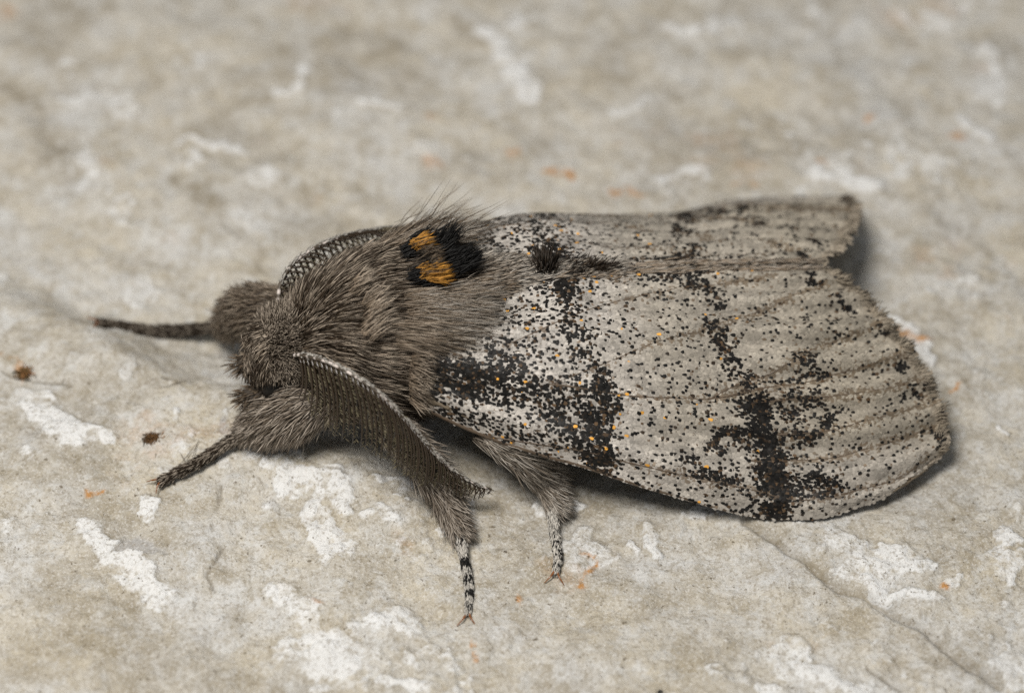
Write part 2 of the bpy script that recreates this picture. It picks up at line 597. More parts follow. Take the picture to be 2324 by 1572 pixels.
# ---- body: one continuous loft from head to abdomen tip
sections = np.array([  # t, z centre, half width, half height
    (-2.70, .445, .02, .02), (-2.69, .445, .055, .055), (-2.665, .452, .095, .09), (-2.62, .464, .122, .115), (-2.565, .475, .135, .128), (-2.50, .48, .150, .145),
    (-2.44, .480, .205, .205), (-2.34, .485, .265, .270), (-2.20, .49, .305, .310), (-2.05, .49, .280, .318), (-1.90, .485, .235, .305), (-1.77, .470, .185, .285),
    (-1.64, .45, .165, .265), (-1.45, .43, .145, .235), 
(-1.2, .41, .18, .205), (-.95, .37, .16, .175), (-.70, .33, .13, .14), (-.52, .30, .085, .09), (-.45, .29, .02, .02)])
nB, sB = 90, 48
sec = spline(sections, nB)
ang = np.linspace(0, 2 * math.pi, sB, endpoint=False)
Tt = np.repeat(sec[:, 0:1], sB, 1)
Qq = sec[:, 2:3] * np.cos(ang)[None]
Zc = sec[:, 1:2] + sec[:, 3:4] * np.sin(ang)[None]
bodyV = W(Tt, Qq, Zc).reshape(-1, 3)
bodyF = grid_faces(nB, sB, True)
body = part('body', poly_mesh('body', bodyV, bodyF, M_SKIN))


def sample_surface(V, F, n):
    a, b, c, d = V[F[:, 0]], V[F[:, 1]], V[F[:, 2]], V[F[:, 3]]
    nr = np.cross(c - a, d - b)
    ar = np.linalg.norm(nr, axis=1)
    k = rng.choice(len(F), n, p=ar / ar.sum())
    u, v = rng.random(n)[:, None], rng.random(n)[:, None]
    P = (a[k] * (1 - u) + b[k] * u) * (1 - v) + (d[k] * (1 - u) + c[k] * u) * v
    return P, norm(nr[k])


P, Nn = sample_surface(bodyV, bodyF, 72000)
cen = W(*[np.interp(body_coords(P)[0], sec[:, 0], sec[:, k]) if k else body_coords(P)[0] for k in (0,)], 0 * P[:, 0], np.interp(body_coords(P)[0], sec[:, 0], sec[:, 1]))
flip = np.sign(np.sum((P - cen) * Nn, 1))
Nn = Nn * np.where(flip == 0, 1, flip)[:, None]
t_, q_, z_ = body_coords(P)
keep = ((t_ < -1.15) | (rng.random(len(t_)) < .25)) & ~((t_ > -1.90) & (np.abs(q_) > .10) & (z_ > .40)) & ~((t_ > -2.03) & (q_ > .10) & (z_ > .38) & (z_ < .62)) & ~((t_ < -2.53) & (z_ < .455) & (np.abs(q_) > .04))
P, Nn, t_, q_, z_ = P[keep], Nn[keep], t_[keep], q_[keep], z_[keep]
up = (z_ - np.interp(t_, sec[:, 0], sec[:, 1])) / np.interp(t_, sec[:, 0], sec[:, 3])
side = q_ / np.interp(t_, sec[:, 0], sec[:, 2])
n_ = len(P)
fx = fbm(t_ * 9, q_ * 9 + z_ * 5, 201, 3) - .5
fy = fbm(t_ * 9 + 40, q_ * 9 + z_ * 5, 207, 3) - .5
head = t_ < -2.50
thor = (~head) & (t_ < -1.78)
abdo = t_ >= -1.78
# combing: along the body, spreading outward and down on the flanks, upward on the back
flow = np.zeros_like(P)
flow += AT * np.where(head, .55, 1.0)[:, None]
flow += AQ * (side * np.where(head, .25, .30) + fy * .7)[:, None]
flow += ZZ * (np.where(up > 0, .12, -.25) * np.abs(up) + fx * .7)[:, None]
face = head & (t_ < -2.56)
flow[face] = (-AT * .25 + ZZ * -.5)[None] + AQ * (side[face] * .5 + fy[face] * .6)[:, None] + ZZ * (up[face] * .7 + fx[face] * .5)[:, None]
flow = flow - Nn * np.sum(flow * Nn, 1, keepdims=True)
flow = norm(flow)
lift = np.where(head, .70, np.where(thor, .34, .26)) + rng.normal(0, .13, n_) + .45 * np.exp(-((t_ + 2.50) / .05) ** 2)
lift = lift + np.where(up < -.3, .25, 0)
d0 = norm(flow * np.cos(lift)[:, None] + Nn * np.sin(lift)[:, None] + rng.normal(0, .10, (n_, 3)))
L_ = np.where(head, .058, np.where(thor, .098 + .03 * sstep(-2.3, -2.0, t_), .12)) * rng.uniform(.65, 1.25, n_)
L_ = L_ * (1 - .38 * sstep(-2.05, -1.85, t_))
bend = norm(flow) * .35 - Nn * .22 - ZZ * .06
clump = fbm(t_ * 26, (q_ - z_) * 26, 211, 3)
tone = np.clip((clump - .5) * 1.6 + rng.choice([.05, .38, .95], n_, p=[.40, .33, .27]) + rng.normal(0, .10, n_), 0, 1)
# darker streak down the back, paler tegula edges
back = np.exp(-(q_ / .13) ** 2) * np.where(thor & (up > .4), 1, 0) * sstep(-2.35, -2.05, t_)
tone = np.clip(tone - .35 * back, 0, 1)
cr = BROWN_D * (1 - tone[:, None]) + BROWN_M * tone[:, None]
ct = BROWN_D * 1.1 * (1 - tone[:, None]) + BEIGE * 1.12 * tone[:, None]
blk = (rng.random(n_) < .10)
ct[blk] = BROWN_D * 1.1
part('body_fur', strands('body_fur', P - Nn * .004, d0, bend, L_, rng.uniform(.0016, .0030, n_), cr, ct, M_FUR, 5, .03), body, kind='stuff')

# collar of erect hairs round the neck
n = 2600
aa = rng.uniform(-.05, math.pi + .05, n)
tt = rng.uniform(-2.62, -2.49, n)
w_ = np.interp(tt, sec[:, 0], sec[:, 2]); h_ = np.interp(tt, sec[:, 0], sec[:, 3]); zc_ = np.interp(tt, sec[:, 0], sec[:, 1])
nr = norm(AQ * np.cos(aa)[:, None] + ZZ * np.sin(aa)[:, None])
d = norm(nr * 1.0 + AT * rng.normal(.0, .4, n)[:, None] + rng.normal(0, .2, (n, 3)))
tn = rng.choice([.1, .5, 1.0], n)[:, None]
part('collar_fur', strands('collar_fur', W(tt, w_ * np.cos(aa), zc_ + h_ * np.sin(aa)), d, .15 * AT + 0 * d, rng.uniform(.045, .075, n), rng.uniform(.0016, .0028, n), BROWN_D, BROWN_D * (1 - tn) + BEIGE * .9 * tn, M_FUR, 5, .03), body, kind='stuff')


def tuft(name, center, spread, n, direction, length, rad, c_root, c_tip, parent=None, fan=.25, bend=(0, 0, 0), skirt=0.0, rings=4):
    """bundle of hairs rooted in an ellipsoid; spread in (t, q, z)"""
    r = rng.normal(0, .5, (n, 3)) * np.array(spread)
    R = center + r[:, :1] * AT + r[:, 1:2] * AQ + r[:, 2:3] * ZZ
    out = norm(r[:, :1] * AT + r[:, 1:2] * AQ + r[:, 2:3] * ZZ)
    d = norm(norm(np.asarray(direction, float))[None] + out * fan * rng.random((n, 1)) * 1.4 + rng.normal(0, .12, (n, 3)))
    Ls = length * rng.uniform(.6, 1.2, n)
    tn = rng.random((n, 1))
    cr_ = np.asarray(c_root) * (.6 + .8 * tn)
    ct_ = np.asarray(c_tip) * (.55 + .9 * rng.random((n, 1)))
    return part(name, strands(name, R, d, np.broadcast_to(np.asarray(bend, float), (n, 3)), Ls, rng.uniform(rad * .8, rad * 1.3, n), cr_, ct_, M_FUR, rings, .03), parent, kind='stuff')


dirT = lambda a, b, c: norm(a * AT + b * AQ + c * ZZ)
# tegulae: longer paler hair sweeping back over both wing bases
for sgn in (1, -1):
    n = 5200
    tt = rng.uniform(-2.18, -2.0, n)
    aa = rng.uniform(.12, .85, n)
    w_ = np.interp(tt, sec[:, 0], sec[:, 2]); h_ = np.interp(tt, sec[:, 0], sec[:, 3]); zc_ = np.interp(tt, sec[:, 0], sec[:, 1])
    R = W(tt, sgn * w_ * np.cos(aa) * 1.02, zc_ + h_ * np.sin(aa) * 1.02)
    nrm = norm(AQ * (sgn * np.cos(aa) / w_)[:, None] + ZZ * (np.sin(aa) / h_)[:, None])
    sw = (fbm(tt * 8, aa * 5, 301 + sgn, 2) - .5)
    fl = AT + AQ * (sgn * (.10 + sw * .7))[:, None] + ZZ * (-.05 + sw * .5)[:, None]
    d = norm(fl + nrm * (.26 + rng.normal(0, .12, n))[:, None] + rng.normal(0, .07, (n, 3)))
    bd = np.broadcast_to(-.10 * ZZ, (n, 3)) - nrm * .10
    tn = np.clip(rng.choice([.1, .45, .95], n, p=[.35, .35, .3]) + rng.normal(0, .1, n), 0, 1)[:, None]
    part('tegula_fur', strands('tegula_fur', R, d, bd, rng.uniform(.09, .24, n) if sgn > 0 else rng.uniform(.12, .26, n), rng.uniform(.0017, .0028, n),
                               BROWN_D * (1 - tn) + BROWN_M * tn, BROWN_M * .8 * (1 - tn) + BEIGE * 1.05 * tn, M_FUR, 5, .02), body, kind='stuff')
    n = 1500
    tt = rng.uniform(-2.10, -1.90, n)
    aa = rng.uniform(.15, 1.15, n)
    w_ = np.interp(tt, sec[:, 0], sec[:, 2]); h_ = np.interp(tt, sec[:, 0], sec[:, 3]); zc_ = np.interp(tt, sec[:, 0], sec[:, 1])
    nrm = norm(AQ * (sgn * np.cos(aa) / w_)[:, None] + ZZ * (np.sin(aa) / h_)[:, None])
    d = norm(AT + AQ * (sgn * rng.normal(.10, .16, n))[:, None] + nrm * .22 + ZZ * rng.normal(0, .10, n)[:, None])
    tn = rng.random((n, 1))
    part('tegula_fur', strands('tegula_fringe', W(tt, sgn * w_ * np.cos(aa), zc_ + h_ * np.sin(aa)) + nrm * .03, d, -nrm * .08 - .04 * ZZ, rng.uniform(.12, .27, n), rng.uniform(.0011, .0020, n),
                               BROWN_M, BROWN_M * (1 - tn) + PALE * tn, M_FUR, 5, .03), body, kind='stuff')
# wisps that stand off the far tegula
cW = W(-1.95, -.20, .74)
tuft('hair_wisp', cW, (.14, .10, .04), 240, dirT(1, -.28, .12), .22, .0013, BROWN_D, BROWN_M * 1.1, body, .35, -.05 * ZZ, rings=5)
tuft('hair_wisp', cW, (.12, .08, .04), 12, dirT(1, -.3, .5), .28, .0011, BROWN_D, BROWN_D, body, .4, rings=5)

# ---- dorsal crest: black tufts with two orange bars, then abdominal tufts
crestP = on_midplane(1010, 600)


def mid(px, py, q=0.0):
    return on_midplane(px, py)


def crest_tuft(px, py, spread, n, direction, length, c0, c1, fan, lab, rad=.0030):
    # tuft centre on the back: keep at its own height above the body
    p = on_midplane(px, py)
    o = tuft('dorsal_tuft', p, spread, n, direction, length, rad, c0, c1, None, fan)
    o['label'] = lab
    return o


def back_point(px, py, lift=.03):
    """point of the furry back that is seen at this pixel"""
    d = ray(px, py)
    s = np.linspace(DIST - 3, DIST + 3, 4000)
    Q = CAM + d[None] * s[:, None]
    t, q, z = body_coords(Q)
    f = (q / (np.interp(t, sec[:, 0], sec[:, 2]) + lift)) ** 2 + ((z - np.interp(t, sec[:, 0], sec[:, 1])) / (np.interp(t, sec[:, 0], sec[:, 3]) + lift)) ** 2
    k = np.argmax((f < 1) & (t > -2.8) & (t < -.45))
    return Q[k]


def line_tuft(pxs, n, jit, direction, length, rad, c0, c1, lab, lift, fan=.14):
    pts = spline([back_point(x, y, lift) for x, y in pxs], 40)
    R = pts[rng.integers(0, 40, n)] + rng.normal(0, jit, (n, 3))
    d = norm(np.asarray(direction)[None] + rng.normal(0, fan, (n, 3)))
    tn = rng.random((n, 1))
    o = part('dorsal_tuft', strands('dorsal_tuft', R, d, np.broadcast_to(-.06 * ZZ, (n, 3)), length * rng.uniform(.6, 1.15, n), rng.uniform(rad * .8, rad * 1.25, n),
                                    np.asarray(c0) * (.6 + .6 * tn), np.asarray(c1) * (.6 + .7 * tn), M_FUR, 4, .03), body, kind='stuff')
    o['label'] = lab


dk1, dk2 = BLACK, BLACK * 1.6
line_tuft([(916, 578), (925, 562), (940, 548)], 260, .009, dirT(.95, -.15, .30), .10, .0026, dk1, dk2, 'black hair tuft before the upper orange bar', .05)
line_tuft([(930, 628), (950, 626), (970, 642)], 300, .012, dirT(.95, .05, .25), .10, .0026, dk1, dk2, 'black hair tuft before the lower orange bar', .05)
line_tuft([(975, 552), (985, 575), (1000, 600), (1015, 618)], 460, .014, dirT(.9, -.1, .36), .10, .0026, dk1, dk2, 'black hair tuft behind the orange bars', .05)
line_tuft([(990, 640), (1008, 656), (1025, 662)], 220, .012, dirT(.95, .1, .18), .07, .0024, dk1, dk2, 'black hair tuft below the lower orange bar', .04)
line_tuft([(990, 556), (1012, 560)], 110, .012, dirT(.7, -.25, .65), .12, .0020, dk1, dk2, 'spiky upright black tuft on the back', .07)
line_tuft([(1022, 590), (1036, 602), (1044, 616)], 230, .013, dirT(.9, -.2, .35), .12, .0020, dk1, dk2, 'spiky black tuft at the rear of the back', .06)
line_tuft([(938, 544), (942, 554), (946, 564)], 150, .008, dirT(.97, -.02, .22), .075, .0024, ORANGE * .5, ORANGE, 'upper orange bar of hairs on the back', .10, .20)
line_tuft([(956, 610), (968, 622), (982, 636)], 210, .008, dirT(.97, .06, .18), .085, .0024, ORANGE * .5, ORANGE, 'lower orange bar of hairs on the back', .09, .20)
line_tuft([(940, 550), (955, 575), (975, 625)], 130, .014, dirT(.95, 0, .25), .08, .0018, dk1, BROWN_M, 'black hair tuft mixed into the orange bars', .10, .22)
line_tuft([(800, 655), (812, 645)], 70, .014, dirT(.9, -.2, .35), .09, .0020, BROWN_M, BEIGE, 'pale hair whorl on the shoulder', .06)
line_tuft([(835, 685), (842, 715), (832, 760)], 130, .018, dirT(.8, -.25, .45), .10, .0020, BROWN_M, BEIGE, 'pale hair whorl on the shoulder', .06)

# abdomen: grey pile between the wings, two dark tufts
n = 5200
tt = rng.uniform(-1.82, -1.25, n)
aa = rng.uniform(.85, 2.3, n)
w_ = np.interp(tt, sec[:, 0], sec[:, 2]); h_ = np.interp(tt, sec[:, 0], sec[:, 3]); zc_ = np.interp(tt, sec[:, 0], sec[:, 1])
R = W(tt, w_ * np.cos(aa), zc_ + h_ * np.sin(aa))
nr = norm(AQ * np.cos(aa)[:, None] + ZZ * np.sin(aa)[:, None])
d = norm(AT + nr * .35 + AQ * (.15 * np.cos(aa))[:, None] + rng.normal(0, .12, (n, 3)))
tn = np.clip(fbm(tt * 12, aa * 3, 401, 2) * 1.4 - .2 + rng.normal(0, .15, n), 0, 1)[:, None]
part('body_fur', strands('abdomen_fur', R, d, -.2 * nr, rng.uniform(.06, .11, n), rng.uniform(.0018, .003, n), BROWN_M * .9, BROWN_M * 1.3 * (1 - tn) + PALE * 1.1 * tn, M_FUR, 4, .03), body, kind='stuff')
c = mid(1238, 628)
o = tuft('abdomen_tuft', c, (.026, .024, .02), 230, dirT(-.12, -.05, 1), .14, .0034, BLACK * 1.3, BROWN_D * .6, body, .28, .04 * AT); o['label'] = 'upright black tuft on the abdomen'
o = tuft('abdomen_tuft', c + .06 * AT - .02 * ZZ, (.07, .045, .02), 260, dirT(.75, .0, .4), .10, .0032, BLACK * 1.3, BROWN_D * .6, body, .3); o['label'] = 'dark brown tuft on the abdomen'
c = mid(1335, 622)
o = tuft('abdomen_tuft', c, (.07, .02, .015), 170, dirT(.8, 0, .5), .08, .003, BROWN_D * .5, BROWN_D * .8, body, .3); o['label'] = 'small dark tuft between the wings'

# ---- wings
def zpt(px, py, z):
    return at(float(px), float(py), float(z))


inner_pts = [zpt(1010, 690, .60), zpt(1090, 662, .66), zpt(1170, 643, .685), zpt(1260, 628, .685)] + [on_midplane(x, y) + AQ * .012 for x, y in ((1380, 614), (1500, 608), (1680, 604), (1800, 603), (1862, 604))]
costa_pts = [zpt(955, 922, .455), zpt(1040, 963, .40), zpt(1130, 1000, .345), zpt(1230, 1032, .31), zpt(1330, 1060, .27), zpt(1440, 1098, .20), zpt(1550, 1130, .13), zpt(1640, 1156, .07), zpt(1730, 1173, .025),
             zpt(1850, 1176, .02), zpt(1930, 1155, .025), zpt(2010, 1125, .035), zpt(2090, 1072, .06)]
outer_pts = [inner_pts[-1], zpt(1905, 640, .465), zpt(1950, 682, .42), zpt(2020, 768, .335), zpt(2085, 858, .245), zpt(2122, 945, .165), zpt(2134, 1005, .115), zpt(2122, 1040, .085), costa_pts[-1]]
base_pts = [inner_pts[0], zpt(975, 780, .60), zpt(955, 860, .53), costa_pts[0]]


class Wing:
    K = 240

    def __init__(self, side):
        self.side = side
        f = (lambda p: np.array(p)) if side > 0 else self.far
        self.C0 = spline(f(inner_pts), self.K); self.C1 = spline(f(costa_pts), self.K)
        self.D0 = spline(f(base_pts), self.K); self.D1 = spline(f(outer_pts), self.K)

    def far(self, pts):
        Q = mirror(np.array(pts))
        t, q, z = body_coords(Q)
        # the far wing is held a little flatter towards its tip
        z = z + .05 * sstep(-.25, .15, t) * sstep(.3, .7, -q)
        t = t + .06 * sstep(.45, .75, -q) * sstep(-.35, .05, t)
        return W(t, q, z)

    def s(self, u, v):
        g = np.linspace(0, 1, self.K)
        I = lambda C, x: np.stack([np.interp(x, g, C[:, k]) for k in range(3)], -1)
        u_, v_ = u[..., None], v[..., None]
        P = (1 - v_) * I(self.C0, u) + v_ * I(self.C1, u) + (1 - u_) * I(self.D0, v) + u_ * I(self.D1, v)
        P = P - ((1 - u_) * (1 - v_) * self.C0[0] + u_ * (1 - v_) * self.C0[-1] + (1 - u_) * v_ * self.C1[0] + u_ * v_ * self.C1[-1])
        # arch of the roof, costal roll, pleats fanning to the margin
        arch = .085 * np.sin(math.pi * np.clip(v, 0, 1)) ** .8 * (1 - .55 * u ** 2)
        roll = .035 * np.exp(-((v - .90) / .05) ** 2) * (1 - u * .6)
        fan = v * 7.5 + .25 * np.sin(u * 4)
        pleat = .017 * np.sin(2 * math.pi * fan) * sstep(.35, .8, u) * (1 - sstep(.93, 1.0, v)) * sstep(0, .1, v)
        pleat += .010 * np.sin(2 * math.pi * (v * 3.2 + .1)) * (1 - sstep(.3, .7, u)) * np.sin(math.pi * v)
        rag = .004 * (vnoise(u * 60, v * 30, 7) - .5)
        out = norm(AQ * self.side * .5 + ZZ)
        return P + out * (arch + roll + pleat + rag)[..., None]

    def frame(self, u, v):
        e = .004
        P = self.s(u, v)
        du = norm(self.s(np.minimum(u + e, 1), v) - self.s(np.maximum(u - e, 0), v))
        dv = self.s(u, np.minimum(v + e, 1)) - self.s(u, np.maximum(v - e, 0))
        n = norm(np.cross(du, dv))
        n = n * np.sign(n[..., 2:3] + 1e-6)
        return P, du, norm(np.cross(n, du)), n


dark_marks = [  # pixel polyline, width px, strength
    ([(985, 812), (1050, 832), (1120, 850)], 24, 1.25), ([(970, 890), (1020, 872), (1090, 886)], 24, 1.15), ([(965, 850), (1010, 855)], 26, 1.2), ([(1000, 930), (1060, 945)], 16, .6), ([(1120, 800), (1180, 835)], 20, .5), ([(1060, 860), (1200, 880), (1330, 905)], 42, .42),
    ([(1090, 890), (1250, 900)], 30, .30), ([(1230, 615), (1275, 650)], 26, .95), ([(1280, 650), (1292, 700)], 20, .85), ([(1275, 720), (1285, 770)], 16, .55), ([(1300, 770), (1340, 830), (1360, 870)], 24, .42),
    ([(1345, 870), (1370, 930)], 32, .9), ([(1330, 940), (1355, 1000), (1370, 1050)], 30, 1.1), ([(1240, 940), (1330, 985)], 20, .55), ([(1290, 985), (1350, 1040)], 26, .9), ([(1000, 930), (1150, 975), (1300, 1020)], 12, .28),
    ([(1450, 622), (1600, 618)], 16, .50), ([(1545, 625), (1570, 640)], 18, .6), ([(1590, 645), (1625, 690)], 16, .55), ([(1605, 735), (1640, 760)], 16, .6), ([(1625, 765), (1650, 810)], 20, .7), ([(1650, 830), (1680, 850)], 14, .4),
    ([(1690, 865), (1705, 900)], 22, .6), ([(1690, 915), (1725, 925), (1715, 960)], 28, 1.2), ([(1700, 970), (1745, 1000)], 24, .8), ([(1735, 1000), (1755, 1060)], 30, 1.1), ([(1740, 1060), (1770, 1120), (1750, 1150)], 36, 1.4),
    ([(1615, 1005), (1630, 985), (1665, 982)], 9, 1.0), ([(1615, 1005), (1632, 1028)], 9, 1.0), ([(1675, 985), (1690, 1005)], 10, .7), ([(1550, 1045), (1600, 1075), (1660, 1090)], 16, .7),
    ([(1820, 815), (1850, 840)], 20, .6), ([(1770, 865), (1830, 855), (1870, 845)], 11, .6), ([(1800, 900), (1850, 920), (1880, 940)], 18, .5), ([(1800, 985), (1850, 985), (1880, 965)], 15, .9), ([(1780, 940), (1800, 960)], 18, .5),
    ([(1845, 1090), (1890, 1105)], 18, 1.1), ([(1790, 1085), (1850, 1110)], 24, .55), ([(1800, 1130), (1890, 1118)], 8, .8), ([(1838, 625), (1845, 640)], 9, 1.2), ([(1890, 682), (1905, 690), (1918, 702)], 8, 1.2),
    ([(1985, 745), (2000, 755)], 9, .7), ([(2025, 825), (2040, 835)], 11, .8), ([(2060, 885), (2075, 905)], 9, .7), ([(2118, 995), (2122, 1020)], 8, 1.2), ([(1880, 740), (1900, 760)], 10, .3), ([(1830, 980), (1720, 1050)], 30, .25),
    ([(1330, 1075), (1450, 1110), (1600, 1150), (1720, 1168)], 6, .8), ([(1100, 995), (1200, 1028), (1300, 1060)], 5, .7)]
vein_px = [([(1250, 870), (1400, 893), (1530, 903), (1612, 905)], .0052), ([(1612, 905), (1660, 878), (1740, 850), (1830, 800), (1910, 770), (1990, 735)], .0042), ([(1612, 905), (1700, 888), (1800, 872), (1910, 845), (2050, 800)], .0042),
           ([(1700, 910), (1820, 905), (1950, 890), (2080, 862)], .004), ([(1755, 985), (1880, 975), (2000, 950), (2105, 915)], .004), ([(1700, 1045), (1850, 1045), (2000, 1010), (2122, 965)], .004),
           ([(1100, 985), (1250, 1008), (1400, 1040), (1550, 1075), (1700, 1112), (1820, 1138), (1920, 1120), (2040, 1085), (2100, 1040)], .0048),
           ([(1250, 870), (1450, 790), (1600, 745), (1760, 690), (1870, 645)], .0036), ([(1150, 780), (1350, 700), (1550, 655), (1750, 625)], .0036)]


def mark_density(px, py):
    d = np.zeros(px.shape)
    jx = px + (fbm(px / 22, py / 22, 511, 2) - .5) * 30
    jy = py + (fbm(px / 22, py / 22, 517, 2) - .5) * 30
    for p, w, a in dark_marks:
        s = seg_dist(jx, jy, p)
        d = np.maximum(d, a * np.exp(-(s / (w * .84)) ** 2.0))
    d = d + .19 * np.exp(-((px - 1170) / 170) ** 2) * (py < 1000) * (py > 620) + .045 + .06 * np.exp(-((px - 1700) / 200) ** 2) * (py > 850)
    d = d + .10 * np.exp(-((py - 622) / 18) ** 2) * (px < 1700)
    return d


near = Wing(1)
far = Wing(-1)


def invert(px):
    """pixel polyline on the near wing -> (u, v)"""
    g = np.linspace(0, 1, 161)
    U, Vv = np.meshgrid(g, g, indexing='ij')
    pr = project(near.s(U, Vv))
    out = []
    for x, y in px:
        k = np.argmin((pr[..., 0] - x) ** 2 + (pr[..., 1] - y) ** 2)
        out.append((U.ravel()[k], Vv.ravel()[k]))
    return np.array(out)


vein_uv = [(spline(invert(p), 60), r) for p, r in vein_px]


def build_wing(w, lab):
    nu, nv = 150, 90
    U, Vv = np.meshgrid(np.linspace(0, 1, nu), np.linspace(0, 1, nv), indexing='ij')
    top, du, dv, nn = w.frame(U, Vv)
    bot = top - nn * .008
    F = grid_faces(nu, nv)
    V = np.vstack([top.reshape(-1, 3), bot.reshape(-1, 3)])
    k = nu * nv
    F2 = F[:, ::-1] + k
    idx = np.arange(k).reshape(nu, nv)
    rim = np.r_[idx[:, 0], idx[-1, 1:], idx[-2::-1, -1], idx[0, -2:0:-1]]
    rn = np.roll(rim, -1)
    FR = np.stack([rim, rn, rn + k, rim + k], -1)
    wo = part('forewing', poly_mesh('forewing', V, np.vstack([F, F2, FR]), M_MEMBRANE), label=lab)
    # scales
    cu, cv = 330, 190
    U, Vv = np.meshgrid(np.arange(cu), np.arange(cv), indexing='ij')
    U = (U.ravel() + rng.random(cu * cv)) / cu
    Vv = (Vv.ravel() + rng.random(cu * cv)) / cv
    e = 1e-3
    P0 = w.s(U, Vv)
    ar = np.linalg.norm(np.cross(w.s(np.minimum(U + e, 1), Vv) - P0, w.s(U, np.minimum(Vv + e, 1)) - P0), axis=1)
    keep = rng.random(len(U)) < ar / np.quantile(ar, .97)
    U, Vv = U[keep], Vv[keep]
    Pn, du, dv, nn = w.frame(U, Vv)
    pr = project(near.s(U, Vv))
    px, py = pr[:, 0], pr[:, 1]
    n = len(U)
    dens = mark_density(px, py)
    dark = rng.random(n) < np.clip(dens * .66, 0, .95)
    vd = np.full(n, 1e9)
    for uv, r in vein_uv:
        q = seg_dist(U * 2.0, Vv, uv * np.array([2.0, 1.0]))
        vd = np.minimum(vd, q)
    # ground colour: white at the base, tan grey beyond, pale again near the apex
    base = np.array([.375, .345, .31]); tanc = np.array([.265, .235, .19]); rim_c = np.array([.24, .195, .145])
    k1 = sstep(1300, 1560, px + (py - 850) * -.15 + (fbm(px / 60, py / 60, 531, 3) - .5) * 160)
    k1 = k1 * (1 - .55 * sstep(960, 1080, py)) * (.75 + .25 * sstep(1650, 1900, px))
    cgr = base * (1 - k1[:, None]) + tanc * k1[:, None]
    k2 = sstep(.965, 1.0, U)
    cgr = cgr * (1 - .6 * k2[:, None]) + rim_c * .6 * k2[:, None]
    between = .5 * fbm(U * 9, Vv * 60, 541, 3) + .5 * fbm(px / 40, py / 30, 543, 3)
    cgr = cgr * (.42 + 1.12 * between)[:, None]
    tonev = rng.normal(1, .14, n)
    C = cgr * tonev[:, None]
    brown = rng.random(n) < .012 + .03 * dens
    C[brown] *= np.array([.5, .42, .35])
    vein = rng.random(n) < .75 * np.exp(-(vd / .016) ** 2) * (.35 + .65 * sstep(1350, 1650, px))
    C[vein] *= np.array([.52, .46, .40])
    hot = (px > 1110) * np.exp(-((px - 1250) / 180) ** 2) * .0022 + .0008 * (px < 1750) * (px > 1110) + .005 * (np.exp(-((py - 620) / 25) ** 2)) * (px < 1500)
    C[dark] = BLACK * rng.uniform(.6, 2.0, (dark.sum(), 1)) + rng.random((dark.sum(), 1)) ** 12 * np.array([.10, .06, .03])
    orange = rng.random(n) < hot
    C[orange] = np.array([.66, .33, .06]) * rng.uniform(.7, 1.15, (orange.sum(), 1))
    special = dark | orange
    rot = rng.normal(0, .20, n)
    ax = du * np.cos(rot)[:, None] + dv * np.sin(rot)[:, None]
    sd = np.cross(nn, ax)
    tilt = rng.normal(.11, .03, n) + np.where(special, .05, 0)
    roll = rng.normal(0, .06, n)
    tip = ax * np.cos(tilt)[:, None] + nn * np.sin(tilt)[:, None]
    sd = sd * np.cos(roll)[:, None] + nn * np.sin(roll)[:, None]
    up_ = np.cross(tip, sd); up_ *= np.sign(np.sum(up_ * nn, 1, keepdims=True))
    vs_ = np.where(special, rng.uniform(.66, .92, n) + .16 * np.clip(dens * 1.5, 0, 1) * rng.random(n), .94)
    Ls = rng.uniform(.016, .023, n) * vs_
    Ws = rng.uniform(.0052, .0078, n) * vs_
    edge = sstep(.985, 1.0, U)
    Ls = Ls * (1 + 1.3 * edge)
    O = Pn + nn * (.0015 + .0012 * rng.random(n) + np.where(special, .0016, 0))[:, None]
    ts = [(0, .35, 0), (.45, .95, .06), (.85, 1.0, .03), (1.0, .62, 0)]
    vv = []
    for a, b, hgt in ts:
        for s in (-1, 1):
            vv.append(O + tip * (Ls * a)[:, None] + sd * (s * b * Ws)[:, None] + up_ * (hgt * Ls)[:, None])
    V = np.stack(vv, 1).reshape(-1, 3)
    off = (np.arange(n) * 8)[:, None, None]
    Fq = (np.array([[0, 1, 3, 2], [2, 3, 5, 4], [4, 5, 7, 6]])[None] + off).reshape(-1, 4)
    part('wing_scales', poly_mesh('wing_scales', V, Fq, M_SCALE, True, np.repeat(np.clip(C, 0, 1), 8, 0)), wo, kind='stuff')
    # fringe of hair scales on the outer margin
    n = 3600
    v = rng.random(n) ** .9 * .995
    u = 1 - rng.random(n) * .012
    Pn, du, dv, nn = w.frame(u, v)
    d = norm(du + rng.normal(0, .30, (n, 3)) + nn * .05)
    patch = fbm(v * 26, v * 0, 551, 2)[:, None]
    c0 = np.array([.22, .185, .14]) * (.5 + patch)
    part('fringe', strands('fringe', Pn, d, -nn * .1, rng.uniform(.02, .07, n) * (1 - .6 * sstep(.8, 1, v)) * (.35 + 1.2 * vnoise(v * 70, v * 0, 555)) * (.85 if w.side > 0 else .5), rng.uniform(.0018, .0032, n), c0, c0 * rng.uniform(.6, 1.5, (n, 1)), M_FUR, 4), wo, kind='stuff')
    for uv, r in vein_uv:
        Pn, du, dv, nn = w.frame(np.clip(uv[:, 0], 0, .995), np.clip(uv[:, 1], 0.01, .99))
        part('vein', tube_mesh('vein', Pn + nn * .0032, .80 * r * np.linspace(1.15, .6, len(uv)), M_VEIN, 6), wo)
    uu = np.linspace(0.02, 1, 90)
    Pn, du, dv, nn = w.frame(uu, np.full(90, .998))
    part('costal_vein', tube_mesh('costal_vein', Pn - nn * .004, np.linspace(.013, .006, 90), M_VEIN, 8), wo)
    # body hair lapping over the wing root
    n = 1500
    v = rng.uniform(.25, 1.0, n)
    u = rng.random(n) * .012
    Pn, du, dv, nn = w.frame(u, v)
